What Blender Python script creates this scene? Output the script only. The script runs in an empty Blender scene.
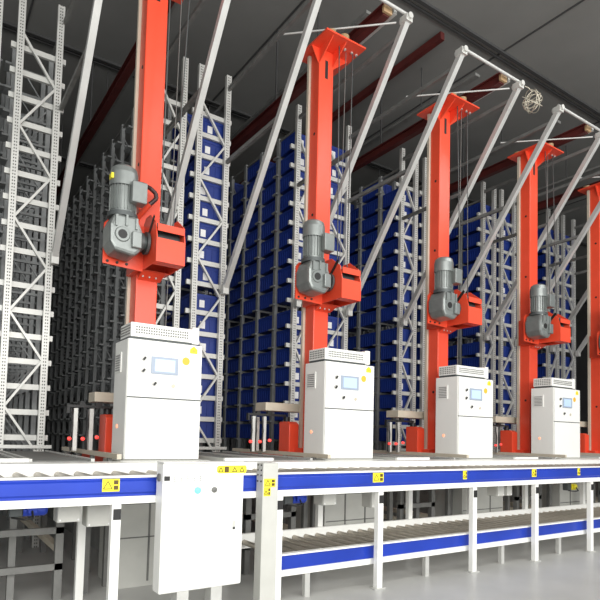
import bpy, bmesh, math, random
from mathutils import Vector, Matrix
random.seed(7)
S = bpy.context.scene
COL = S.collection
PI = math.pi

# ------------------------------------------------------------ camera, world, lights, exposure
EYE = 1.6
cam = bpy.data.cameras.new('camera')
cam.sensor_width = 36.0
cam.lens = 566.16 / 600 * 36
cam.shift_y = 0.1734
cam.clip_end = 300
co = bpy.data.objects.new('camera', cam); COL.objects.link(co)
r0 = Vector((0.82839159, -0.55964048, 0.02387258)).normalized()
r2 = Vector((0.55784095, 0.82809331, 0.05545221)); r2 = (r2 - r2.dot(r0) * r0).normalized()
r1 = r2.cross(r0).normalized()
if r1.z > 0: r1 = -r1
m = Matrix.Identity(4)
for i in range(3):
    m[i][0] = r0[i]; m[i][1] = -r1[i]; m[i][2] = -r2[i]
m[0][3], m[1][3], m[2][3] = 0, 0, EYE
co.matrix_world = m
S.camera = co

w = bpy.data.worlds.new('world'); S.world = w; w.use_nodes = True
w.node_tree.nodes['Background'].inputs[0].default_value = (0.92, 0.96, 1.0, 1)
w.node_tree.nodes['Background'].inputs[1].default_value = 0.46

def area(name, loc, target, sx, sy, power, colr=(1, 1, 1)):
    l = bpy.data.lights.new(name, 'AREA'); l.shape = 'RECTANGLE'; l.size = sx; l.size_y = sy
    l.energy = power; l.color = colr
    o = bpy.data.objects.new(name, l); COL.objects.link(o); o.location = loc
    d = Vector(target) - Vector(loc)
    o.rotation_euler = d.to_track_quat('-Z', 'Y').to_euler()
    return o
area('daylight_window_front', (1.5, -6, 4.5), (6, 7, 3.0), 16, 5, 1500, (1, 0.985, 0.95))
area('hall_light_high', (9, 1.5, 8.9), (8, 6, 1.5), 10, 1.5, 260, (1, 0.99, 0.97))

S.view_settings.view_transform = 'Standard'
S.view_settings.look = 'None'
S.view_settings.gamma = 1
S.view_settings.use_curve_mapping = False
S.view_settings.exposure = 0.38

# ------------------------------------------------------------ materials
def mat(name, c, rough=0.5, metal=0.0, var=0.08, scale=8.0, emit=None, es=1.0):
    M = bpy.data.materials.new(name); M.use_nodes = True
    nt = M.node_tree; b = nt.nodes['Principled BSDF']
    b.inputs['Roughness'].default_value = rough; b.inputs['Metallic'].default_value = metal
    tc = nt.nodes.new('ShaderNodeTexCoord'); n = nt.nodes.new('ShaderNodeTexNoise')
    n.inputs['Scale'].default_value = scale; n.inputs['Detail'].default_value = 4
    nt.links.new(tc.outputs['Object'], n.inputs['Vector'])
    r = nt.nodes.new('ShaderNodeValToRGB')
    r.color_ramp.elements[0].position = 0.3; r.color_ramp.elements[1].position = 0.7
    r.color_ramp.elements[0].color = [max(0, x * (1 - var)) for x in c] + [1]
    r.color_ramp.elements[1].color = [min(1, x * (1 + var)) for x in c] + [1]
    nt.links.new(n.outputs['Fac'], r.inputs[0]); nt.links.new(r.outputs[0], b.inputs['Base Color'])
    if emit:
        b.inputs['Emission Color'].default_value = (*emit, 1); b.inputs['Emission Strength'].default_value = es
    M['out'] = r.name
    return M

def mathn(nt, op, a=None, b=None):
    n = nt.nodes.new('ShaderNodeMath'); n.operation = op
    for i, v in enumerate((a, b)):
        if v is None: continue
        if isinstance(v, (int, float)): n.inputs[i].default_value = v
        else: nt.links.new(v, n.inputs[i])
    return n.outputs[0]

def perforated(name, c, hole=(0.02, 0.02, 0.02), rough=0.45):
    M = mat(name, c, rough, 0.35, 0.06, 5)
    nt = M.node_tree; b = nt.nodes['Principled BSDF']; ramp = nt.nodes[M['out']]
    tc = nt.nodes.new('ShaderNodeTexCoord'); sp = nt.nodes.new('ShaderNodeSeparateXYZ')
    nt.links.new(tc.outputs['Object'], sp.inputs[0])
    fz = mathn(nt, 'FRACT', mathn(nt, 'MULTIPLY', sp.outputs['Z'], 1 / 0.045))
    a = mathn(nt, 'LESS_THAN', fz, 0.42)
    ax = mathn(nt, 'ABSOLUTE', sp.outputs['X'])
    d = mathn(nt, 'LESS_THAN', mathn(nt, 'ABSOLUTE', mathn(nt, 'SUBTRACT', ax, 0.013)), 0.0065)
    msk = mathn(nt, 'MULTIPLY', a, d)
    mx = nt.nodes.new('ShaderNodeMix'); mx.data_type = 'RGBA'
    nt.links.new(msk, mx.inputs[0]); nt.links.new(ramp.outputs[0], mx.inputs[6]); mx.inputs[7].default_value = (*hole, 1)
    nt.links.new(mx.outputs[2], b.inputs['Base Color'])
    return M

M = {}
M['red'] = mat('red_paint', (0.84, 0.082, 0.036), 0.32, 0.0, 0.05, 3)
M['dkred'] = mat('dark_red_paint', (0.085, 0.011, 0.009), 0.6, 0.0, 0.15, 4)
M['white'] = mat('white_enamel', (0.90, 0.90, 0.86), 0.35, 0.0, 0.01, 3)
M['door'] = mat('cabinet_door_enamel', (0.92, 0.92, 0.88), 0.35, 0.0, 0.01, 3)
M['cream'] = mat('cream_steel', (0.62, 0.56, 0.45), 0.5, 0.1, 0.06, 5)
M['perf'] = perforated('perforated_galvanised_steel', (0.60, 0.60, 0.57))
M['galv'] = mat('galvanised_steel', (0.60, 0.60, 0.57), 0.45, 0.3, 0.08, 6)
M['galvd'] = mat('dark_steel', (0.20, 0.20, 0.19), 0.6, 0.3, 0.15, 6)  # plain darker grey steel for struts, runners, legs and rails
M['rearsteel'] = mat('shaded_rear_steel', (0.27, 0.28, 0.28), 0.6, 0.3, 0.12, 6)  # rack steel darkened to paint in the shade deep in the rows
M['brace'] = mat('brace_steel', (0.56, 0.56, 0.54), 0.4, 0.3, 0.08, 3)
M['blue'] = mat('blue_plastic', (0.008, 0.030, 0.21), 0.5, 0.0, 0.12, 3)
M['rail'] = mat('blue_anodised_rail', (0.018, 0.055, 0.46), 0.3, 0.2, 0.12, 2)
M['label'] = mat('white_label', (0.80, 0.80, 0.80), 0.6, 0.0, 0.02, 30)
M['black'] = mat('black_rubber', (0.015, 0.015, 0.015), 0.5, 0.0, 0.1, 10)
M['motor'] = mat('grey_cast_metal', (0.27, 0.29, 0.28), 0.35, 0.5, 0.08, 10)
M['motord'] = mat('dark_cast_metal', (0.09, 0.10, 0.10), 0.5, 0.3, 0.08, 10)
M['yellow'] = mat('yellow_sticker', (0.90, 0.78, 0.03), 0.5, 0.0, 0.02, 20)
M['amber'] = mat('amber_sticker', (0.90, 0.50, 0.05), 0.5, 0.0, 0.02, 20)
M['brown'] = mat('dark_pictogram', (0.10, 0.06, 0.01), 0.5, 0.0, 0.05, 20)
M['roller'] = mat('zinc_roller', (0.42, 0.38, 0.32), 0.35, 0.5, 0.10, 9)
M['screen'] = mat('touch_screen_glass', (0.45, 0.58, 0.78), 0.25, 0.0, 0.02, 5, (0.45, 0.62, 0.95), 0.25)
M['bezel'] = mat('screen_bezel', (0.36, 0.42, 0.52), 0.4, 0.0, 0.02, 5)
M['orange'] = mat('orange_emissive', (0.9, 0.25, 0.12), 0.4, 0, 0.02, 5, (1.0, 0.35, 0.2), 1.0)
M['lampg'] = mat('green_lamp', (0.20, 0.75, 0.55), 0.3, 0, 0.02, 5, (0.1, 0.7, 0.45), 0.3)
M['redlamp'] = mat('red_indicator', (0.85, 0.05, 0.05), 0.3, 0, 0.02, 5, (1.0, 0.08, 0.06), 0.7)
M['concrete'] = mat('concrete_plinth', (0.36, 0.36, 0.34), 0.8, 0, 0.18, 3)
M['floor'] = mat('grey_floor_paint', (0.50, 0.50, 0.48), 0.35, 0, 0.08, 1.2)
M['ceil'] = mat('grey_ceiling_panel', (0.21, 0.21, 0.20), 0.8, 0, 0.10, 0.6)
M['wall'] = mat('dark_wall_panel', (0.05, 0.05, 0.05), 0.8, 0, 0.15, 0.8)
M['greybox'] = mat('light_grey_box', (0.55, 0.55, 0.51), 0.5, 0, 0.05, 5)
M['faint'] = mat('faint_grey_print', (0.36, 0.36, 0.35), 0.5, 0, 0.02, 5)
M['wood'] = mat('beige_wheel', (0.42, 0.28, 0.15), 0.5, 0, 0.1, 10)
M['wire'] = mat('bare_wire', (0.60, 0.56, 0.46), 0.4, 0.4, 0.1, 10)
M['hose'] = mat('dark_hose', (0.05, 0.02, 0.02), 0.4, 0, 0.1, 10)

# ------------------------------------------------------------ mesh builder
class MB:
    def __init__(s): s.v = []; s.f = []; s.sm = []
    def add(s, vs, fs, smooth=False):
        n = len(s.v); s.v += [tuple(x) for x in vs]
        for f in fs: s.f.append([n + i for i in f]); s.sm.append(smooth)
        return s
    def box(s, x0, x1, y0, y1, z0, z1):
        v = [(x, y, z) for z in (z0, z1) for y in (y0, y1) for x in (x0, x1)]
        return s.add(v, [(0, 2, 3, 1), (4, 5, 7, 6), (0, 1, 5, 4), (2, 6, 7, 3), (0, 4, 6, 2), (1, 3, 7, 5)])
    def bar(s, a, b, w, h, up=(0, 0, 1)):
        a = Vector(a); b = Vector(b); d = (b - a).normalized(); up = Vector(up)
        if abs(d.dot(up)) > 0.99: up = Vector((0, 1, 0))
        x = d.cross(up).normalized(); z = x.cross(d)
        v = []
        for p in (a, b):
            for sx, sz in ((-1, -1), (1, -1), (1, 1), (-1, 1)):
                v.append(p + x * sx * w / 2 + z * sz * h / 2)
        return s.add(v, [(0, 1, 2, 3), (4, 7, 6, 5), (0, 4, 5, 1), (1, 5, 6, 2), (2, 6, 7, 3), (3, 7, 4, 0)])
    def cyl(s, a, b, r, n=12, r2=None, caps=True):
        a = Vector(a); b = Vector(b); d = (b - a).normalized()
        up = Vector((0, 0, 1)) if abs(d.z) < 0.95 else Vector((1, 0, 0))
        x = d.cross(up).normalized(); y = d.cross(x); r2 = r if r2 is None else r2
        v = [p + (x * math.cos(2 * PI * i / n) + y * math.sin(2 * PI * i / n)) * q for p, q in ((a, r), (b, r2)) for i in range(n)]
        s.add(v, [(i, (i + 1) % n, n + (i + 1) % n, n + i) for i in range(n)], True)
        if caps:
            s.add(v[:n], [tuple(range(n))[::-1]]); s.add(v[n:], [tuple(range(n))])
        return s
    def lathe(s, c, axis, prof, n=20):
        # prof: (distance along axis, radius)
        for (t0, q0), (t1, q1) in zip(prof, prof[1:]):
            A = Vector(c) + Vector(axis) * t0; B = Vector(c) + Vector(axis) * t1
            if (B - A).length < 1e-6: B = A + Vector(axis) * 1e-4
            s.cyl(A, B, max(q0, 1e-4), n, max(q1, 1e-4), False)
        return s
    def tube(s, pts, r, n=8):
        for a, b in zip(pts, pts[1:]): s.cyl(a, b, r, n)
        return s
    def prism_x(s, poly, x0, x1):        # poly of (y,z)
        n = len(poly)
        v = [(x, p[0], p[1]) for x in (x0, x1) for p in poly]
        return s.add(v, [tuple(range(n))[::-1], tuple(range(n, 2 * n))] + [(i, (i + 1) % n, n + (i + 1) % n, n + i) for i in range(n)])
    def prism_y(s, poly, y0, y1):        # poly of (x,z)
        n = len(poly)
        v = [(p[0], y, p[1]) for y in (y0, y1) for p in poly]
        return s.add(v, [tuple(range(n))[::-1], tuple(range(n, 2 * n))] + [(i, (i + 1) % n, n + (i + 1) % n, n + i) for i in range(n)])
    def prism_z(s, poly, z0, z1):
        n = len(poly)
        v = [(p[0], p[1], z) for z in (z0, z1) for p in poly]
        return s.add(v, [tuple(range(n))[::-1], tuple(range(n, 2 * n))] + [(i, (i + 1) % n, n + (i + 1) % n, n + i) for i in range(n)])
    def mesh(s, name, mt):
        me = bpy.data.meshes.new(name); me.from_pydata(s.v, [], s.f); me.materials.append(mt)
        bm = bmesh.new(); bm.from_mesh(me)
        for f, q in zip(bm.faces, s.sm): f.smooth = q
        bmesh.ops.recalc_face_normals(bm, faces=bm.faces); bm.to_mesh(me); bm.free()
        return me
    def build(s, name, mt, parent=None, loc=(0, 0, 0), bevel=0):
        o = bpy.data.objects.new(name, s.mesh(name, mt)); COL.objects.link(o); o.location = loc
        if parent: o.parent = parent
        if bevel:
            b = o.modifiers.new('bevel', 'BEVEL'); b.width = bevel; b.segments = 2; b.limit_method = 'ANGLE'
        return o

def tag(o, label, cat, group=None):
    o['label'] = label; o['category'] = cat
    if group: o['group'] = group
    return o
def empty(name, loc, label, cat, group=None):
    o = bpy.data.objects.new(name, None); COL.objects.link(o); o.location = loc; o.empty_display_size = 0.1
    return tag(o, label, cat, group)
def struct(name, mb, mt):
    o = mb.build(name, mt); o['kind'] = 'structure'; return o
def copy_tree(o, parent=None):
    c = o.copy(); COL.objects.link(c); c.parent = parent
    for ch in list(o.children): copy_tree(ch, c)
    return c
ORD = ['first', 'second', 'third', 'fourth', 'fifth', 'sixth', 'seventh', 'eighth', 'ninth', 'tenth', 'eleventh',
       'twelfth', 'thirteenth', 'fourteenth', 'fifteenth', 'sixteenth']

# ------------------------------------------------------------ layout numbers
PITCH = 2.62
XL = lambda k: 2.90 + PITCH * (k - 1)       # left outer upright of rack pair k
CX = lambda k: 2.22 + PITCH * (k - 1)       # crane k
YR = 8.43                                    # rack front
BAY = 0.655
LEV = [1.52 + 0.347 * i for i in range(7)] + [4.075 + 0.3567 * j for j in range(9)]
CEIL = 9.2

# ------------------------------------------------------------ the hall
struct('floor', MB().box(-8, 32, -8, 28, -0.1, 0), M['floor'])
struct('wall_back', MB().box(-8, 32, 26, 26.2, 0, CEIL), M['wall'])
struct('wall_right', MB().box(30, 30.2, -8, 26, 0, CEIL), M['wall'])
struct('wall_left', MB().box(-8, -7.8, 6, 26, 0, CEIL), M['wall'])
struct('ceiling', MB().box(-8, 32, -4, 28, CEIL, CEIL + 0.2), M['ceil'])
t = MB()
for y in (1.9, 6.7, 11.6, 16.5): t.box(-7.5, 29.9, y, y + 0.07, CEIL - 0.05, CEIL - 0.001); t.box(-7.5, 29.9, y + 0.16, y + 0.20, CEIL - 0.04, CEIL - 0.001)
struct('trim_1', t, M['wall'])
t = MB()
for x in (-2.6, 1.3, 5.2, 9.1, 13.0, 16.9, 20.8): t.box(x, x + 0.03, -4, 25.9, CEIL - 0.02, CEIL - 0.001)
struct('trim_2', t, M['wall'])

# ------------------------------------------------------------ racks
rack_phrase = {(0, 'L'): 'far left edge of the hall, left row', (0, 'R'): 'left of the first crane'}
def upright_mb(w_=0.09, d_=0.07, z1=7.3, z0=0.0):
    b = MB()                                   # open C profile, web to the front
    b.box(-w_ / 2, w_ / 2, 0, 0.008, z0, z1)
    b.box(-w_ / 2, -w_ / 2 + 0.008, 0.008, d_, z0, z1); b.box(w_ / 2 - 0.008, w_ / 2, 0.008, d_, z0, z1)
    b.box(-w_ / 2, -w_ / 2 + 0.025, d_ - 0.008, d_, z0, z1); b.box(w_ / 2 - 0.025, w_ / 2, d_ - 0.008, d_, z0, z1)
    return b
UP = upright_mb(z1=7.66).mesh('upright', M['perf'])
NODES = [7.06 - 0.645 * i for i in range(10)]
mesh_cache = {}
def rack_row(k, side, nback):
    x0 = XL(k) + (0 if side == 'L' else 0.68); wd = 0.40 if side == 'L' else 0.50
    if k == 0: lab = 'empty perforated steel rack row, %s' % ('nearest the left edge, left of the first crane' if side == 'R' else 'outermost at the left edge of the view')
    elif k == 1 and side == 'L': lab = 'empty steel rack row directly right of the first crane mast'
    elif k == 5: lab = 'steel rack row holding blue totes right of the fifth crane, %s row' % ('left' if side == 'L' else 'right')
    else: lab = 'steel rack row holding blue totes, %s of the two between %s and %s cranes' % ('left' if side == 'L' else 'right', ORD[k - 1], ORD[k])
    if k == 0: x0 -= 0.05
    void = k == 0 or (k == 1 and side == 'L')
    R = empty('storage_rack', (x0, YR, 0), lab, 'rack', 'storage rack rows')
    for x in (0, wd):
        o = bpy.data.objects.new('upright', UP); COL.objects.link(o); o.parent = R; o.location = (x, 0, 0)
    key = (side, void)
    if key not in mesh_cache:
        e0, e1 = (-0.12, 0.0) if side == 'L' else (-0.11, 0.10)
        beam = MB().box(e0, wd + e1 if side == 'R' else wd - 0.04, 0.072, 0.12, -0.075, 0).mesh('shelf_beam', M['galv'])
        brs = []
        for s_ in (0, 1):
            a = (0.03, 0.035, 0.0); b_ = (wd - 0.03, 0.035, -0.645)
            if s_: a, b_ = (wd - 0.03, 0.035, 0.0), (0.03, 0.035, -0.645)
            brs.append(MB().bar(a, b_, 0.03, 0.045, (0, 1, 0)).mesh('diagonal_tie', M['galv']))
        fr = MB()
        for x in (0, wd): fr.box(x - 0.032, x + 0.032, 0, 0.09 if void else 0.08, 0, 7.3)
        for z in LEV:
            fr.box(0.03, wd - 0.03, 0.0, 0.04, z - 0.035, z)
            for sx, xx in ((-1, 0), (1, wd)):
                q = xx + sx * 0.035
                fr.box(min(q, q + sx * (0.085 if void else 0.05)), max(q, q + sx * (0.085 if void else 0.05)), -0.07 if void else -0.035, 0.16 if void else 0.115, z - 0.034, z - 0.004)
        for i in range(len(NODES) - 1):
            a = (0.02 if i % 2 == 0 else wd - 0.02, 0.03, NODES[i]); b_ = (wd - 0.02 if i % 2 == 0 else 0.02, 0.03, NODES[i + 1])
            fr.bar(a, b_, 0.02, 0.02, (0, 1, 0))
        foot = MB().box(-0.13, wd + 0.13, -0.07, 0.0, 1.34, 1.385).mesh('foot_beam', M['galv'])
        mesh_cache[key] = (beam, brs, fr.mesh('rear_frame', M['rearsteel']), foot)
    beam, brs, fr, foot = mesh_cache[key]
    for z in LEV:
        o = bpy.data.objects.new('shelf_beam', beam); COL.objects.link(o); o.parent = R; o.location = (0, 0, z)
    for i in range(len(NODES) - 1):
        o = bpy.data.objects.new('diagonal_tie', brs[i % 2]); COL.objects.link(o); o.parent = R; o.location = (0, 0, NODES[i])
    o = bpy.data.objects.new('foot_beam', foot); COL.objects.link(o); o.parent = R
    for j in range(1, nback):
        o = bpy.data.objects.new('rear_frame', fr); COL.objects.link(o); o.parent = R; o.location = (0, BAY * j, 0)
    # long shelf runners
    for z in (LEV[:3] if k < 1 or (k == 1 and side == 'L') else []):
        for x in (-0.02, wd + 0.02):
            MB().box(x - 0.012, x + 0.012, 0.125, BAY * (nback - 1), z - 0.040, z - 0.020).build('shelf_runner', M['galvd'], R)
    for x in (0, wd): MB().bar((x, 0.05, 7.25), (x, BAY * (nback - 1), 7.25), 0.03, 0.04).build('top_tie', M['galvd'], R)
    return R
for k in range(0, 6):
    for side in 'LR':
        rack_row(k, side, {(0, 'R'): 25, (1, 'L'): 25}.get((k, side), 14))

# ------------------------------------------------------------ totes
def tote_mb(L, W, H=0.28):
    b = MB(); t = 0.012
    b.prism_x([(0, 0.0), (0.0, H - 0.05), (W, H - 0.05), (W, 0.0)], 0.012, L - 0.012)
    # rim frame (open top)
    b.box(0, L, -0.010, 0.012, H - 0.05, H); b.box(0, L, W - 0.012, W + 0.010, H - 0.05, H)
    b.box(0, 0.014, 0.012, W - 0.012, H - 0.05, H); b.box(L - 0.014, L, 0.012, W - 0.012, H - 0.05, H)
    n = 7
    for i in range(n + 1):
        y = W * i / n
        b.box(0.0, 0.012, max(0, y - 0.008), min(W, y + 0.008), 0.0, H - 0.05)
    for i in range(5):
        x = 0.03 + (L - 0.06) * i / 4
        b.box(x - 0.008, x + 0.008, -0.010, 0.0, 0.0, H - 0.05)
    return b
TL = tote_mb(0.42, 0.535).mesh('tote', M['blue']); TR = tote_mb(0.50, 0.50).mesh('tote', M['blue'])
LB = MB().box(0.10, 0.19, -0.016, -0.011, 0.06, 0.18).mesh('paper_label', M['label'])
LB2 = MB().box(0.11, 0.18, -0.018, -0.0161, 0.13, 0.138).box(0.115, 0.175, -0.018, -0.0161, 0.09, 0.102).mesh('print', M['faint'])
bays = {(1, 'R'): 2, (2, 'L'): 6, (2, 'R'): 1, (3, 'L'): 5, (3, 'R'): 1, (4, 'L'): 3, (4, 'R'): 1}
ntote = 0
for (k, side), nb in bays.items():
    xs = XL(k) + (0 if side == 'L' else 0.68)
    me = TL if side == 'L' else TR
    for j in range(nb):
        for i, z in enumerate(LEV):
            if i == 15 and (k + j) % 2: continue
            o = bpy.data.objects.new('tote', me); COL.objects.link(o)
            y = YR + (0.14 if j == 0 else 0.097 if side == 'L' else 0.115) + BAY * j
            o.location = (xs - (0.005 if side == 'L' else 0.0) + random.uniform(-0.008, 0.008), y, z + 0.002)
            if j == 0 and k != 0: o.scale = (1, 0.86, 1)
            tag(o, 'blue tote, %s shelf up, %s bay back, %s rack row between %s and %s cranes' % (ORD[i], ORD[j], 'left' if side == 'L' else 'right', ORD[k - 1], ORD[k]), 'storage tote', 'blue totes in the racks')
            ntote += 1
            if j == 0:
                l = bpy.data.objects.new('paper_label', LB); COL.objects.link(l); l.parent = o; l.location = (random.uniform(0, 0.12) if side == 'R' else random.uniform(-0.02, 0.05), 0, random.uniform(-0.02, 0.0)); l['label'] = 'white paper label'
print('totes', ntote)
b = MB()
src = tote_mb(0.42, 0.535); srcR = tote_mb(0.5, 0.5)
for (k, side, j0, j1) in ((4, 'L', 3, 5), (5, 'L', 0, 4), (5, 'R', 0, 1)):
    for j in range(j0, j1):
        for z in LEV:
            s_ = src if side == 'L' else srcR
            ox = XL(k) + (0 if side == 'L' else 0.68); oy = YR + (0.11 if j == 0 else 0.10) + BAY * j
            b.add([(v[0] + ox, v[1] * (0.86 if j == 0 else 1) + oy + (0.03 if j == 0 else 0), v[2] + z + 0.002) for v in s_.v], s_.f)
o = b.build('tote', M['blue']); tag(o, 'many distant blue totes in the racks by the fourth and fifth cranes', 'storage tote', 'blue totes in the racks'); o['kind'] = 'stuff'

# ------------------------------------------------------------ long slanting braces in front of the racks
BT = (5.70, 7.57); BB = (8.40, 3.98)
def brace_y(z): return BT[0] + (BT[1] - z) / (BT[1] - BB[1]) * (BB[0] - BT[0])
for k in range(0, 6):
    for side in 'LR':
        if k == 0 and side == 'L': continue
        x = XL(k) + (0.0 if side == 'L' else 1.18)
        where = {'L': 'left', 'R': 'right'}[side]
        if k == 0: lb = 'leftmost slanting steel brace, on the empty rack left of the first crane'
        elif k == 5: lb = 'slanting steel brace on the %s side of the rack right of the fifth crane' % where
        else: lb = 'slanting steel brace on the %s side of the rack pair right of the %s crane' % (where, ORD[k - 1])
        R = empty('slanting_brace', (x, BB[0], BB[1]), lb, 'steel brace', 'slanting braces of the rack fronts')
        P = lambda y, z: (0, y - BB[0], z - BB[1])
        up = Vector((0, BT[1] - BB[1], BB[0] - BT[0])).normalized()
        b = MB()     # C-section: web + two flanges
        a, c = Vector(P(BB[0] - 0.04, BB[1])), Vector(P(*BT))
        b.bar(a + Vector((-0.038, 0, 0)), c + Vector((-0.038, 0, 0)), 0.006, 0.085, up)
        b.bar(a + up * 0.042, c + up * 0.042, 0.08, 0.006, up); b.bar(a - up * 0.042, c - up * 0.042, 0.08, 0.006, up)
        b.build('channel', M['brace'], R)
        for zz in (6.15, 7.42):
            yy = brace_y(zz)
            MB().bar(P(yy + 0.05, zz), P(YR - 0.01, zz), 0.05, 0.06).build('horizontal_strut', M['galvd'], R)
        MB().box(-0.05, 0.05, -0.10, -0.004, -0.09, 0.06).build('foot_plate', M['galv'], R, bevel=0.004)
        b = MB(); b.cyl(P(BT[0] - 0.1, BT[1] + 0.04), P(BT[0] + 0.1, BT[1] + 0.04), 0.045, 10); b.box(-0.06, 0.06, P(*BT)[1] - 0.07, P(*BT)[1] + 0.07, P(*BT)[2] - 0.03, P(*BT)[2] + 0.07)
        b.build('top_clamp', M['galv'], R)

for k in range(1, 6):
    xa, xb = XL(k - 1) + 1.18, XL(k)
    lb = 'horizontal front pipe joining two braces above the %s crane' % ORD[k - 1]
    R = empty('front_pipe', (xa, BT[0], BT[1] + 0.06), lb, 'pipe', 'front pipes above the cranes')
    MB().cyl((0, 0, 0.05), (xb - xa, 0, 0.05), 0.025, 10).build('pipe', M['brace'], R)
    MB().cyl((xb - xa - 0.1, 0.1, -0.06), (0.1, 1.3, -0.06), 0.014, 8).build('diagonal_pipe', M['brace'], R)
    # dark red guide rail above each crane
    c = CX(k)
    R = empty('guide_rail', (c + 0.40, 5.82, 7.60), 'dark red overhead guide rail above the %s crane' % ORD[k - 1], 'guide rail', 'overhead guide rails')
    b = MB(); b.box(-0.06, 0.06, 0, 18, 0, 0.02); b.box(-0.012, 0.012, 0, 18, 0.02, 0.16); b.box(-0.06, 0.06, 0, 18, 0.16, 0.18)
    b.build('beam', M['dkred'], R)
    for y in (3, 6, 9, 12, 15): MB().box(-0.012, 0.012, y, y + 0.024, 0.18, CEIL - 7.601).build('hanger_rod', M['wall'], R)
    MB().box(0.10, 0.16, -0.05, 0.9, 0.06, 0.16).build('side_channel', M['galv'], R)
    MB().box(-0.08, 0.08, -0.05, 0.0, 0.02, 0.12).build('end_stop', M['wood'], R, bevel=0.01)
    # grey conduit beside the rail
    R = tag(MB().bar((c + 0.75, 6.6, 8.3), (c + 0.75, 24, 8.3), 0.12, 0.05).build('cable_tray', M['galvd']), 'grey cable tray under the ceiling right of the %s crane' % ORD[k - 1], 'cable tray', 'ceiling cable trays')
    for y in (8, 12, 16, 20): MB().box(c + 0.742, c + 0.758, y, y + 0.016, 8.326, CEIL - 0.001).build('hanger_rod', M['wall'], R)
    if k == 3:
        o = MB().box(c + 0.20, c + 0.30, 7.0, 25.5, CEIL - 0.20, CEIL - 0.06).build('trim_3', M['dkred']); o['kind'] = 'structure'

# coil of wire hanging from the pipe end
b = MB()
for i in range(9):
    ax = Vector((random.uniform(-1, 1), random.uniform(-0.6, 0.6), random.uniform(-0.8, 0.8))).normalized()
    u = ax.orthogonal().normalized(); v = ax.cross(u); r_ = random.uniform(0.15, 0.19)
    pts = [(u * math.cos(a * PI / 10) + v * math.sin(a * PI / 10)) * r_ for a in range(21)]
    b.tube(pts, 0.007, 5)
b.tube([(0, 0, 0.17), (-0.06, 0.04, 0.24), (-0.10, 0.08, 0.27)], 0.008, 6)
cw = b.build('wire_coil', M['wire'], None, (8.33, 5.56, 7.33)); tag(cw, 'round tangled coil of bare wire hanging above the third crane', 'wire coil')

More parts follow.
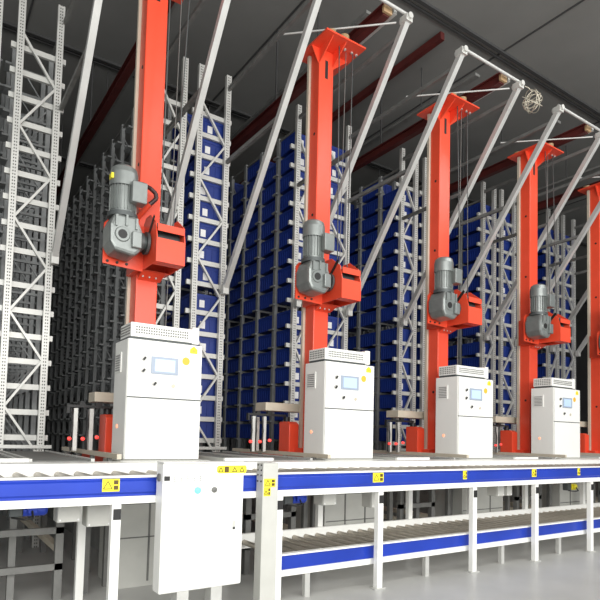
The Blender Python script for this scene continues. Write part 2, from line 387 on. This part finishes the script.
# ------------------------------------------------------------ stacker cranes
def crane():
    R = empty('stacker_crane', (0, 6.8, 0), 'x', 'stacker crane')
    Y0 = 6.8
    def B(mb, name, mt, par=R, bevel=0): return mb.build(name, mt, par, bevel=bevel)
    yf, yb = 6.69 - Y0, 6.91 - Y0
    mast = B(MB().box(-0.13, 0.135, yf, yb, 1.3, 7.42), 'mast', M['red'], bevel=0.012)
    b = MB()
    for z in (2.4, 3.64, 4.88, 6.12): MB().cyl((-0.134, yf + 0.09, z), (-0.12, yf + 0.09, z), 0.022, 10).build('bolt_hole', M['black'], mast)
    MB().box(-0.022, 0.03, yf - 0.004, yf + 0.01, 6.98, 7.26).build('slot', M['black'], mast)
    b = MB().box(-0.165, -0.115, yb, yb + 0.05, 1.3, 7.40); b.box(-0.125, 0.11, yb, yb + 0.02, 1.3, 7.4)
    B(b, 'climbing_rail', M['cream'])
    b = MB(); b.box(-0.20, 0.20, -0.26, 1.9, 1.12, 1.30); b.box(-0.26, 0.26, -0.05, 0.35, 1.30, 1.42)
    B(b, 'base_beam', M['red'], bevel=0.01)
    b = MB()
    for y in (-0.08, 1.7): B(MB().cyl((-0.06, y, 1.16), (0.06, y, 1.16), 0.125, 18), 'travel_wheel', M['motord'])
    # top plate with gussets, rollers
    b = MB(); b.box(-0.27, 0.46, 6.32 - Y0, 7.12 - Y0, 7.42, 7.445)
    b.prism_y([(0.135, 7.42), (0.42, 7.42), (0.135, 7.18)], yf + 0.02, yf + 0.035); b.prism_y([(-0.13, 7.42), (-0.26, 7.42), (-0.13, 7.18)], yf + 0.02, yf + 0.035)
    b.prism_x([(yf, 7.42), (6.36 - Y0, 7.42), (yf, 7.2)], -0.125, -0.11); b.prism_x([(yf, 7.42), (6.36 - Y0, 7.42), (yf, 7.2)], 0.115, 0.13)
    tp = B(b, 'top_plate', M['red'])
    b = MB()
    for x, y in ((-0.1, 6.45), (0.12, 6.42), (-0.1, 7.0), (0.12, 7.0)):
        MB().cyl((x, y - Y0, 7.45), (x, y - Y0, 7.53), 0.075, 16).build('guide_roller', M['wood'], tp, bevel=0.01)
    b = MB()
    for x in (0.2, 0.33, 0.42): b.cyl((x, 6.5 - Y0, 7.40), (x, 6.5 - Y0, 7.42), 0.02, 6)
    b.build('bolt', M['galv'], tp)
    # motor mounting plate and bracket
    b = MB(); b.prism_y([(-0.58, 3.50), (-0.12, 3.48), (-0.12, 4.02), (-0.53, 4.02), (-0.58, 3.96)], 6.50 - Y0, 6.52 - Y0)
    b.box(-0.19, -0.13, 6.52 - Y0, 6.9 - Y0, 3.50, 4.0)
    mp = B(b, 'motor_mounting_plate', M['red'])
    b = MB()
    for x in (-0.53, -0.42, -0.31): MB().cyl((x, 6.488 - Y0, 3.53), (x, 6.50 - Y0, 3.53), 0.016, 8).build('bolt', M['black'], mp)
    # hoist motor
    hm = B(MB().lathe((-0.435, 6.30 - Y0, 0), (0, 0, 1), [(4.02, 0.0), (4.02, 0.125), (4.34, 0.125)], 24), 'hoist_motor', M['motor'])
    b = MB()
    for i in range(22):
        a = 2 * PI * i / 22; d = Vector((math.cos(a), math.sin(a), 0)); c_ = Vector((-0.435, 6.30 - Y0, 0))
        b.bar(c_ + d * 0.132 + Vector((0, 0, 4.05)), c_ + d * 0.132 + Vector((0, 0, 4.33)), 0.006, 0.03, d)
    b.build('cooling_fin', M['motor'], hm)
    MB().lathe((-0.435, 6.30 - Y0, 0), (0, 0, 1), [(4.32, 0.155), (4.47, 0.155), (4.53, 0.14), (4.56, 0.10), (4.565, 0.0)], 24).build('fan_cover', M['motor'], hm)
    MB().box(-0.40, -0.23, 6.08 - Y0, 6.24 - Y0, 4.12, 4.36).build('terminal_box', M['motor'], hm, bevel=0.015)
    MB().lathe((-0.435, 6.30 - Y0, 0), (0, 0, 1), [(3.97, 0.0), (3.97, 0.165), (4.02, 0.165), (4.02, 0.0)], 24).build('flange', M['motord'], hm)
    # gearbox: chunky bevelled housing
    b = MB(); b.prism_y([(-0.60, 3.66), (-0.545, 3.57), (-0.32, 3.54), (-0.25, 3.61), (-0.24, 3.82), (-0.31, 3.98), (-0.555, 3.98), (-0.605, 3.85)], 6.15 - Y0, 6.48 - Y0)
    gb = B(b, 'gearbox', M['motor'], bevel=0.035)
    b = MB().cyl((-0.47, 6.15 - Y0, 3.75), (-0.47, 6.135 - Y0, 3.75), 0.085, 20, 0.075); b.build('bearing_cover', M['motor'], gb)
    MB().cyl((-0.47, 6.135 - Y0, 3.75), (-0.47, 6.128 - Y0, 3.75), 0.05, 14).build('shaft_bore', M['black'], gb)
    b = MB()
    for x, z_ in ((-0.54, 3.92), (-0.43, 3.94), (-0.32, 3.92)): MB().box(x - 0.012, x + 0.012, 6.125 - Y0, 6.16 - Y0, z_ - 0.09, z_ + 0.03).build('cast_rib', M['motor'], gb)
    MB().box(-0.37, -0.265, 6.10 - Y0, 6.15 - Y0, 3.62, 3.80).build('inspection_cover', M['motor'], gb, bevel=0.01)
    MB().lathe((-0.24, 6.32 - Y0, 3.76), (1, 0, 0), [(0, 0.0), (0, 0.11), (0.04, 0.11), (0.04, 0.08), (0.075, 0.08), (0.075, 0.13), (0.105, 0.13), (0.105, 0)], 18).build('output_flange', M['motord'], gb)
    # hoist chain box
    prof = [(6.05, 3.50), (6.05, 3.77), (6.10, 3.96), (6.30, 4.10), (6.44, 4.10), (6.69, 3.90), (6.69, 3.50)]
    pr = [(y - Y0, z) for y, z in prof]
    b = MB(); b.prism_x(pr, -0.12, -0.108); b.prism_x(pr, 0.208, 0.22)
    b.box(-0.108, 0.208, 6.05 - Y0, 6.062 - Y0, 3.50, 3.77)
    b.box(-0.108, 0.208, 6.05 - Y0, 6.062 - Y0, 3.85, 3.93)
    b.box(-0.108, 0.208, 6.66 - Y0, 6.672 - Y0, 3.50, 3.9)
    b.box(-0.108, 0.208, 6.062 - Y0, 6.20 - Y0, 3.50, 3.51); b.box(-0.108, 0.208, 6.5 - Y0, 6.66 - Y0, 3.50, 3.51)
    cb = B(b, 'chain_box', M['red'])
    MB().bar((-0.124, 6.14 - Y0, 4.04), (-0.124, 6.33 - Y0, 3.85), 0.006, 0.05, (0, 1, 1)).build('side_slot', M['black'], cb)
    b = MB().cyl((-0.10, 6.34 - Y0, 3.80), (0.20, 6.34 - Y0, 3.80), 0.17, 20); b.box(-0.10, 0.20, 6.10 - Y0, 6.5 - Y0, 3.9, 3.95)
    b.build('chain_sprocket', M['motord'], cb)
    b = MB().prism_x([(-0.115, 3.43), (-0.115, 3.495), (-0.30, 3.495)], -0.12, 0.16)
    b.build('support_bracket', M['red'], cb)
    b = MB()
    for x in (-0.08, 0.0, 0.08): MB().cyl((x, -0.20, 3.445), (x, -0.20, 3.47), 0.011, 6).build('bolt', M['galv'], cb)
    for i, (x, y) in enumerate(((0.02, 6.34), (0.16, 6.30))):
        q = MB(); q.bar((x, y - Y0, 3.95), (x + 0.12 * (i + 0.6), 6.5 - Y0, 7.42), 0.012, 0.010); B(q, 'hoist_chain', M['motord'])
    q = MB().cyl((0.19, 6.55 - Y0, 1.5), (0.26, 6.55 - Y0, 7.42), 0.005, 6); B(q, 'signal_wire', M['galvd'])
    # load carriage parked at the bottom, reaching left
    b = MB(); b.prism_y([(-0.78, 1.80), (-0.75, 1.80), (-0.75, 1.87), (-0.14, 1.87), (-0.14, 1.90), (-0.38, 1.90), (-0.38, 1.94), (-0.46, 1.94), (-0.46, 1.90), (-0.58, 1.90), (-0.58, 1.93), (-0.64, 1.93), (-0.64, 1.90), (-0.78, 1.90)], 7.0 - Y0, 7.05 - Y0)
    cr = B(b, 'load_carriage', M['black'])
    for x, y in ((-0.68, 7.0), (-0.50, 7.0), (-0.44, 7.3)):
        b = MB().box(x - 0.022, x + 0.022, y - Y0, y - Y0 + 0.04, 1.36, 1.86)
        b.build('post', M['galv'], cr)
        b = MB().tube([(x - 0.05, y - Y0 - 0.02, 1.36), (x - 0.06, y - Y0 - 0.03, 1.5), (x - 0.04, y - Y0 - 0.02, 1.66), (x - 0.05, y - Y0, 1.85)], 0.010, 6)
        b.build('cable', M['black'], cr)
    for x, z in ((-0.75, 1.50), (-0.60, 1.50), (-0.44, 1.52)):
        MB().lathe((x, 6.97 - Y0, z), (0, -1, 0), [(0, 0.0), (0, 0.024), (0.03, 0.02), (0.04, 0)], 12).build('red_indicator', M['redlamp'], cr)
    MB().box(-0.46, 0.60, 7.06 - Y0, 7.36 - Y0, 1.95, 2.07).build('fork_table', M['cream'], cr, bevel=0.006)
    b = MB(); b.prism_x([(6.92 - Y0, 1.34), (6.92 - Y0, 1.76), (6.98 - Y0, 1.80), (7.2 - Y0, 1.80), (7.2 - Y0, 1.34)], -0.355, -0.19)
    B(b, 'drive_cover', M['red'], bevel=0.008)
    B(MB().cyl((-0.29, 7.1 - Y0, 1.80), (-0.29, 7.1 - Y0, 1.87), 0.05, 12), 'drive_cap', M['black'])
    return R
C0 = crane()
cranes = []
for k in range(1, 6):
    c = C0 if k == 1 else copy_tree(C0)
    c.location = (CX(k), 6.8, 0)
    c['label'] = {1: 'red stacker crane nearest the camera, at the left, with a dark hose by its motor', 2: 'second red stacker crane from the left, behind the second white cabinet',
                  3: 'third red stacker crane from the left, its top plate in view', 4: 'fourth red stacker crane, right of the third and before the edge one',
                  5: 'rightmost red stacker crane, cut by the right edge of the photo'}[k]
    c['group'] = 'red stacker cranes'
    if k > 1:
        for ch in c.children:
            if ch.name.startswith('load_carriage'): ch.location.x -= 0.22
    cranes.append(c)
MB().tube([(-0.30, -0.62, 4.34), (-0.24, -0.52, 4.42), (-0.16, -0.34, 4.50), (-0.06, -0.29, 4.50), (0.01, -0.28, 4.46), (0.02, -0.28, 4.40), (-0.03, -0.27, 4.34), (-0.06, -0.26, 4.31)], 0.026, 10).build('bent_hose', M['hose'], cranes[0])
MB().cyl((-0.05, -0.265, 4.32), (-0.16, -0.13, 4.16), 0.034, 10).build('hose_socket', M['red'], cranes[0])
MB().box(-0.595, -0.57, -0.58, -0.50, 4.38, 4.44).build('warning_sticker', M['yellow'], cranes[0])

# ------------------------------------------------------------ white control cabinets (stand on the plinths before each mast)
def triangle(mb, x, z, s, y):
    mb.prism_y([(x - s / 2, z), (x + s / 2, z), (x, z + s * 0.87)], y - 0.0015, y)
def cabinet():
    R = empty('control_cabinet', (0, 6.0, 0), 'x', 'control cabinet')
    W0, W1 = -0.40, 0.455
    body = MB().box(W0, W1, 0.02, 0.48, 1.30, 2.60).build('body', M['white'], R, bevel=0.008)
    d1 = MB().box(W0 + 0.006, W1 - 0.006, 0.0, 0.02, 1.975, 2.594).build('upper_door', M['door'], R, bevel=0.005)
    MB().box(W0 + 0.006, W1 - 0.006, 0.0, 0.02, 1.306, 1.962).build('lower_door', M['door'], R, bevel=0.005)
    MB().box(W0 + 0.008, W1 - 0.008, 0.004, 0.0199, 1.9625, 1.9745).build('seam_shade_strip', M['motord'], R)  # dark strip painting the shade in the gap between the doors
    MB().box(-0.145, 0.165, -0.012, 0.0, 2.235, 2.425).build('screen_bezel', M['bezel'], d1, bevel=0.004)
    MB().box(-0.105, 0.125, -0.015, -0.012, 2.262, 2.398).build('touch_screen', M['screen'], d1)
    for x, z in ((-0.225, 2.39), (-0.23, 2.26), (-0.10, 2.125)):
        kb = MB().cyl((x, -0.012, z), (x, 0, z), 0.028, 14).build('knob', M['galv'], d1)
        MB().bar((x - 0.012, -0.022, z - 0.014), (x + 0.012, -0.022, z + 0.016), 0.02, 0.016, (0, 1, 0)).build('knob_handle', M['black'], kb)
    kb = MB().cyl((0.115, -0.01, 2.115), (0.115, 0, 2.115), 0.022, 12).build('key_switch', M['cream'], d1)
    st = MB().prism_y([(0.30, 2.50), (0.39, 2.50), (0.39, 2.545), (0.345, 2.585), (0.30, 2.545)], -0.003, 0).build('warning_sticker', M['yellow'], d1)
    q = MB(); triangle(q, 0.345, 2.515, 0.05, -0.0032); q.build('pictogram', M['amber'], st)
    MB().cyl((0.256, -0.003, 2.405), (0.256, 0, 2.405), 0.045, 18).build('round_sticker', M['amber'], d1)
    vb = MB().box(W0 - 0.010, W0, 0.22, 0.42, 2.245, 2.47).build('side_vent', M['white'], body)
    q = MB()
    for i in range(7): q.box(W0 - 0.016, W0 - 0.0101, 0.24, 0.40, 2.265 + i * 0.027, 2.280 + i * 0.027)
    q.build('vent_slat', M['faint'], vb)
    MB().cyl((W0 - 0.008, 0.30, 1.655), (W0, 0.30, 1.655), 0.022, 12).build('orange_spot', M['orange'], body)  # small emissive orange disc on the cabinet side
    # low vent housing on top
    hb = MB().box(-0.355, 0.36, 0.08, 0.46, 2.635, 2.79).build('vent_housing', M['white'], R, bevel=0.004)
    q = MB()
    for i in range(22):
        x = -0.30 + i * 0.028
        for j in range(3): q.box(x, x + 0.017, 0.076, 0.081, 2.675 + j * 0.03, 2.692 + j * 0.03)
    q.build('vent_hole', M['galvd'], hb)
    q = MB()
    for i in range(9):
        for j in range(4): q.box(-0.359, -0.354, 0.11 + i * 0.038, 0.13 + i * 0.038, 2.66 + j * 0.03, 2.677 + j * 0.03)
    q.build('side_vent_hole', M['galvd'], hb)
    MB().box(-0.36, 0.36, 0.10, 0.44, 2.60, 2.636).build('housing_base', M['motord'], R)
    MB().box(0.36, 0.445, 0.09, 0.30, 2.625, 2.82).build('junction_box', M['white'], R, bevel=0.006)
    return R
K0 = cabinet()
CAB = {1: (1.0, 'white control cabinet in front of the leftmost crane mast'), 2: (1.0, 'white control cabinet before the second crane from the left'),
       3: (1.0, 'white control cabinet before the third crane from the left'), 4: (1.0, 'rightmost white control cabinet in view, before the fourth crane'), 5: (1, 'white control cabinet before the fifth crane, beyond the right edge')}
for k in range(1, 5):
    c = K0 if k == 1 else copy_tree(K0)
    c.location = (CX(k), 6.0, 0); c['label'] = CAB[k][1]; c['group'] = 'white control cabinets'

# plinths, rails
for k in range(1, 6):
    c = CX(k)
    o = MB().box(c - 0.48, c + 0.52, 5.85, 6.50, 0, 1.298).build('plinth', M['greybox']); tag(o, 'light grey steel plinth under the %s crane and its cabinet' % ORD[k - 1], 'plinth', 'crane plinths')
    q = MB()
    for x in (-0.15, 0.19): q.box(c + x - 0.01, c + x + 0.01, 5.843, 5.85, 0.05, 1.25)
    for z in (0.5, 0.85): q.box(c - 0.46, c + 0.50, 5.843, 5.85, z, z + 0.012)
    q.build('panel_seam', M['galvd'], o)
    o = tag(MB().box(c - 0.03, c + 0.03, 6.52, 24, 0.90, 1.03).build('crane_rail', M['galvd']), 'dark steel floor rail running back under the %s crane' % ORD[k - 1], 'rail', 'crane floor rails')
    o = tag(MB().box(c - 0.15, c + 0.15, 6.52, 24, 0, 0.899).build('rail_base', M['concrete']), 'grey concrete strip carrying the floor rail of the %s crane' % ORD[k - 1], 'rail base', 'concrete strips under the crane rails')
    o = empty('side_beam', (c - 0.46, 5.7, 1.30), 'cream steel beam running back beside the %s control cabinet' % ORD[k - 1], 'beam', 'beams beside the cabinets')
    MB().box(-0.10, -0.055, 0.0, 2.6, 0.02, 0.07).build('beam', M['cream'], o)
    for y in (0.3, 1.0, 1.7, 2.4): MB().box(-0.10, -0.06, y, y + 0.06, -1.30, 0.02).build('support', M['galvd'], o)

# ------------------------------------------------------------ transfer conveyors between the racks and the long conveyor
for k in range(0, 6):
    x0 = XL(k) - 0.02
    R = empty('transfer_conveyor', (x0, 5.74, 1.2), 'short roller conveyor leading back %s' % ('to the leftmost racks' if k == 0 else 'between the %s and %s cranes' % (ORD[k - 1], ORD[k]) if k < 5 else 'right of the fifth crane'), 'conveyor', 'transfer conveyors')
    for (a, b_) in ((0.0, 0.52), (0.62, 1.18)):
        for x in (a, b_):
            MB().box(x - 0.018, x + 0.018, 0, 2.45, 0.04, 0.125).build('side_rail', M['galv'] if x != 0.0 else M['greybox'], R, bevel=0.003)
        rm = MB().cyl((a + 0.02, 0, 0.085), (b_ - 0.02, 0, 0.085), 0.026, 8).mesh('roller', M['galvd'])
        for i in range(22):
            o = bpy.data.objects.new('roller', rm); COL.objects.link(o); o.parent = R; o.location = (0, 0.08 + i * 0.108, 0)
    MB().box(-0.03, 0.60, -0.04, 0.0, 0.03, 0.13).build('end_beam', M['white'], R)
    for x in (0.0, 0.52, 1.18):
        for y in (0.1, 2.3): MB().box(x - 0.03, x + 0.03, y, y + 0.06, -1.2, 0.04).build('leg', M['galvd'], R)
    MB().box(0.02, 0.50, 0.2, 2.4, -0.05, 0.03).build('drive_tray', M['motord'], R)

# ------------------------------------------------------------ long blue conveyor in front
R = empty('roller_conveyor', (0, 4.545, 0), 'long roller conveyor with blue side rail crossing the whole foreground', 'conveyor')
XA, XB = -1.2, 15.0
MB().prism_x([(0.0, 1.084), (0.0, 1.10), (-0.012, 1.115), (-0.012, 1.20), (0.0, 1.215), (0.0, 1.23), (0.04, 1.23), (0.04, 1.084)], XA, XB).build('side_rail', M['rail'], R)
b = MB(); b.box(XA, XB, -0.02, 0.05, 1.231, 1.247); b.build('top_flange', M['white'], R)
b = MB(); b.box(XA, XB, -0.02, 0.06, 1.025, 1.083); b.build('bottom_flange', M['white'], R)
b = MB().prism_x([(0.80, 1.10), (0.86, 1.10), (0.86, 1.27), (1.14, 1.27), (1.14, 1.30), (0.80, 1.30)], XA, XB); b.build('rear_rail', M['white'], R)
for i in range(96):
    x = XA + 0.1 + i * 0.165
    if i == 0: rm = MB().cyl((0, 0.055, 1.205), (0, 0.795, 1.205), 0.03, 12).mesh('roller', M['roller'])
    o = bpy.data.objects.new('roller', rm); COL.objects.link(o); o.parent = R; o.location = (x, 0, 0)
for x in (-0.9, 1.338, 2.86, 4.131, 5.659, 6.925, 8.287, 10.0, 12.0, 14.0):
    for y in (0.0, 1.08):
        lg = MB().box(x - 0.036, x + 0.036, y, y + 0.06, 0.0, 1.024 if y < 0.5 else 1.269).build('leg', M['white'], R)
        if y == 0.0:
            MB().box(x - 0.025, x + 0.034, -0.006, -0.0001, 0.90, 0.985).build('black_cap', M['black'], lg)
            MB().box(x - 0.075, x + 0.075, -0.012, 0.07, -0.0, 0.012).build('foot', M['galv'], lg)
def yellow_label(x, z, w_, h, par, y=-0.0125):
    st = MB().box(x, x + w_, y - 0.003, y, z, z + h).build('warning_label', M['yellow'], par)
    q = MB()
    tx, tz, ts = x + w_ * 0.32, z + h * 0.22, min(w_ * 0.5, h * 0.7)
    for a, b_ in (((tx - ts / 2, tz), (tx + ts / 2, tz)), ((tx + ts / 2, tz), (tx, tz + ts * .87)), ((tx, tz + ts * .87), (tx - ts / 2, tz))):
        q.bar((a[0], y - 0.004, a[1]), (b_[0], y - 0.004, b_[1]), 0.005, 0.002, (0, 1, 0))
    q.box(x + w_ * 0.66, x + w_ * 0.92, y - 0.0045, y - 0.003, z + h * 0.56, z + h * 0.88)
    q.box(x + w_ * 0.66, x + w_ * 0.92, y - 0.0045, y - 0.003, z + h * 0.14, z + h * 0.46)
    q.build('pictogram', M['brown'], st)
    return st
for x, w_ in ((1.215, 0.135), (4.00, 0.15), (5.42, 0.07), (6.79, 0.10), (7.88, 0.07)): yellow_label(x, 1.125, w_, 0.10, R)

# lower conveyor
R = empty('roller_conveyor', (0, 4.6, 0), 'low roller conveyor with blue side rail beneath the long conveyor', 'conveyor')
XA, XB = 2.95, 15.0
MB().box(XA, XB, 0.08, 0.12, 0.30, 0.435).build('side_rail', M['rail'], R)
MB().box(XA, XB, 0.06, 0.13, 0.436, 0.452).build('top_flange', M['white'], R)
MB().box(XA, XB, 0.06, 0.13, 0.24, 0.299).build('bottom_flange', M['white'], R)
MB().box(XA, XB, 0.97, 1.02, 0.34, 0.50).build('rear_rail', M['white'], R)
for i in range(72):
    x = XA + 0.1 + i * 0.165
    if i == 0: rm = MB().cyl((0, 0.135, 0.41), (0, 0.965, 0.41), 0.03, 12).mesh('roller', M['roller'])
    o = bpy.data.objects.new('roller', rm); COL.objects.link(o); o.parent = R; o.location = (x, 0, 0)
for x in (3.3, 5.0, 6.4, 7.7, 9.2, 11.0, 13.0):
    for y in (0.09, 0.97): MB().box(x - 0.03, x + 0.03, y, y + 0.05, 0.0, 0.24 if y < 0.5 else 0.34).build('leg', M['galv'], R)

# ------------------------------------------------------------ white control box in front and the column
R = empty('operator_panel', (2.0, 4.35, 0), 'white free-standing control box with green lamp before the blue rail', 'control box')
bd = MB().box(-0.36, 0.36, 0.012, 0.160, 0.32, 1.35).build('body', M['white'], R, bevel=0.008)
dr = MB().box(-0.345, 0.36, 0.0, 0.012, 0.33, 1.345).build('door', M['door'], R, bevel=0.004)
MB().box(-0.36, 0.36, -0.002, 0.160, 1.352, 1.362).build('lid', M['white'], R)
MB().lathe((-0.36, 0.085, 1.235), (-1, 0, 0), [(0, 0), (0, 0.032), (0.012, 0.032), (0.016, 0.024), (0.016, 0)], 16).build('round_latch', M['galvd'], bd)
MB().box(-0.352, -0.31, -0.012, -0.0, 1.215, 1.25).build('hinge', M['black'], dr)
MB().box(-0.20, -0.10, 0.03, 0.15, 0, 0.32).build('foot', M['galv'], R); MB().box(0.10, 0.20, 0.03, 0.15, 0, 0.32).build('foot', M['galv'], R)
lm = MB().lathe((-0.065, 0, 1.13), (0, -1, 0), [(0, 0.028), (0.012, 0.028), (0.018, 0.02), (0.02, 0.0)], 16).build('green_lamp', M['lampg'], dr)
bt = MB().lathe((0.085, 0, 1.13), (0, -1, 0), [(0, 0.024), (0.012, 0.024), (0.014, 0.014), (0.02, 0)], 14).build('selector_button', M['galvd'], dr)
MB().box(0.265, 0.29, -0.006, 0, 0.79, 0.86).build('lock', M['greybox'], dr)
MB().box(0.268, 0.287, -0.009, -0.006, 0.79, 0.81).build('keyhole', M['black'], dr)
# five faint printed characters
q = MB()
for i in range(5):
    x = -0.285 + i * 0.056; z = 1.205
    q.box(x, x + 0.040, -0.0008, 0, z, z + 0.005); q.box(x + 0.004, x + 0.036, -0.0008, 0, z + 0.020, z + 0.024)
    q.box(x + 0.017, x + 0.022, -0.0008, 0, z, z + 0.045)
    if i % 2: q.box(x + 0.0, x + 0.004, -0.0008, 0, z, z + 0.03); q.box(x + 0.036, x + 0.040, -0.0008, 0, z, z + 0.03)
    else: q.box(x + 0.002, x + 0.038, -0.0008, 0, z + 0.036, z + 0.040)
q.build('printed_title', M['faint'], dr)
st = MB().prism_y([(0.12, 1.265), (0.375, 1.265), (0.385, 1.28), (0.385, 1.315), (0.375, 1.33), (0.12, 1.33), (0.105, 1.315), (0.105, 1.28)], -0.003, -0.0001).build('warning_label', M['yellow'], dr)
q = MB(); q.box(0.175, 0.215, -0.0045, -0.003, 1.272, 1.322); q.build('pictogram', M['brown'], st)
for tx in (0.14, 0.27, 0.34):
    q = MB()
    z0_, s_ = 1.278, 0.042
    for a, b_ in (((tx - s_ / 2, z0_), (tx + s_ / 2, z0_)), ((tx + s_ / 2, z0_), (tx, z0_ + s_ * .87)), ((tx, z0_ + s_ * .87), (tx - s_ / 2, z0_))):
        q.bar((a[0], -0.004, a[1]), (b_[0], -0.004, b_[1]), 0.006, 0.002, (0, 1, 0))
    q.build('triangle_mark', M['brown'], st)

R = empty('safety_column', (2.665, 4.40, 0), 'beige steel column with a yellow warning label standing before the blue rail', 'column')
cl = MB().box(-0.08, 0.08, 0, 0.12, 0, 1.345).build('column', M['greybox'], R, bevel=0.006)
q = MB()
for z in (1.18, 1.235, 1.28, 1.325):
    for y in (0.03, 0.09): q.cyl((-0.086, y, z), (-0.08, y, z), 0.008, 8)
q.build('bolt', M['black'], R)
yellow_label(-0.07, 1.13, 0.12, 0.075, R, -0.0005); yellow_label(-0.07, 1.05, 0.07, 0.078, R, -0.0005)
MB().box(-0.13, 0.13, -0.05, 0.17, 0, 0.012).build('base_plate', M['galv'], R)

# ------------------------------------------------------------ boxes and drives under the long conveyor
def jbox(x0, x1, z0, z1, lab, y=4.9):
    R = empty('junction_box', ((x0 + x1) / 2, y, z0), lab, 'junction box', 'grey junction boxes under the conveyor')
    w_ = (x1 - x0) / 2; h = z1 - z0
    MB().box(-w_, w_, 0, 0.16, 0, h).build('housing', M['greybox'], R, bevel=0.006)
    MB().box(-w_ + 0.004, w_ - 0.004, -0.012, 0, 0.004, h - 0.004).build('cover', M['greybox'], R)
    for x in (-w_ + 0.02, w_ - 0.02):
        for z in (0.02, h - 0.02): MB().cyl((x, -0.016, z), (x, -0.012, z), 0.008, 8).build('screw', M['label'], R)
    MB().box(-0.02, 0.02, 0.05, 0.09, h, 1.17 - z0).build('hanger', M['galv'], R)
jbox(0.97, 1.15, 0.85, 1.0, 'light grey junction box left of the first yellow-labelled section')
jbox(1.20, 1.40, 0.80, 1.0, 'light grey junction box just left of the conveyor leg by the control box')
jbox(4.30, 4.46, 0.80, 1.0, 'light grey junction box right of the leg under the second yellow label')
jbox(3.62, 3.80, 0.86, 1.0, 'light grey junction box left of the leg under the second yellow label')
jbox(6.55, 6.70, 0.84, 1.0, 'left light grey junction box by the leg under the fourth yellow label')
jbox(6.75, 6.87, 0.84, 1.0, 'right light grey junction box by the leg under the fourth yellow label')
def drive(x, y, z, m_, lab):
    R = empty('drive_motor', (x, y, z), lab, 'motor', 'drive motors under the conveyor')
    MB().lathe((0, 0, 0), (1, 0, 0), [(0, 0), (0, 0.05), (0.16, 0.05), (0.18, 0.035), (0.18, 0)], 16).build('housing', M[m_], R)
    MB().box(-0.10, 0.0, -0.045, 0.045, -0.05, 0.06).build('gearbox', M['motord'], R, bevel=0.01)
    MB().box(0.03, 0.10, -0.08, -0.04, -0.02, 0.04).build('terminal_box', M[m_], R, bevel=0.005)
    MB().tube([(0.06, -0.08, 0.0), (0.06, -0.12, -0.05), (0.0, -0.10, -0.06), (-0.08, -0.04, -0.05)], 0.008, 6).build('cable', M['black'], R)
    MB().box(-0.06, -0.03, -0.02, 0.02, 0.06, 1.17 - z).build('hanger', M['galvd'], R)
drive(0.72, 4.95, 0.96, 'rail', 'dark blue drive motor under the left end of the conveyor')
drive(3.25, 4.95, 0.94, 'rail', 'dark blue drive motor under the conveyor right of the beige column')
drive(8.45, 5.0, 0.90, 'yellow', 'bright yellow drive motor under the right end of the conveyor')
MB_ = None
# dark cross frames of the lower level
for x, lab in ((0.55, 'at the left edge'), (3.2, 'right of the beige column'), (5.62, 'right of the second crane plinth'), (8.24, 'right of the third crane plinth'), (10.86, 'right of the fourth crane plinth')):
    R = empty('cross_frame', (x, 5.75, 0), 'dark steel support frame under the conveyor %s' % lab, 'support frame', 'support frames of the lower level')
    for dx in (0, 0.62):
        MB().box(dx - 0.035, dx + 0.035, 0, 0.07, 0, 1.12).build('leg', M['galvd'], R)
    MB().box(-0.035, 0.655, 0.0, 0.05, 0.62, 0.68).build('cross_bar', M['galvd'], R)
    MB().box(-0.035, 0.655, 0.0, 0.05, 0.28, 0.34).build('cross_bar', M['galvd'], R)
    for dx in (0, 0.62):
        MB().box(dx - 0.03, dx + 0.03, 0.07, 2.4, 0.44, 0.50).build('side_beam', M['cream'], R)
        MB().box(dx - 0.035, dx + 0.035, 2.4, 2.47, 0, 0.9).build('leg', M['galvd'], R)
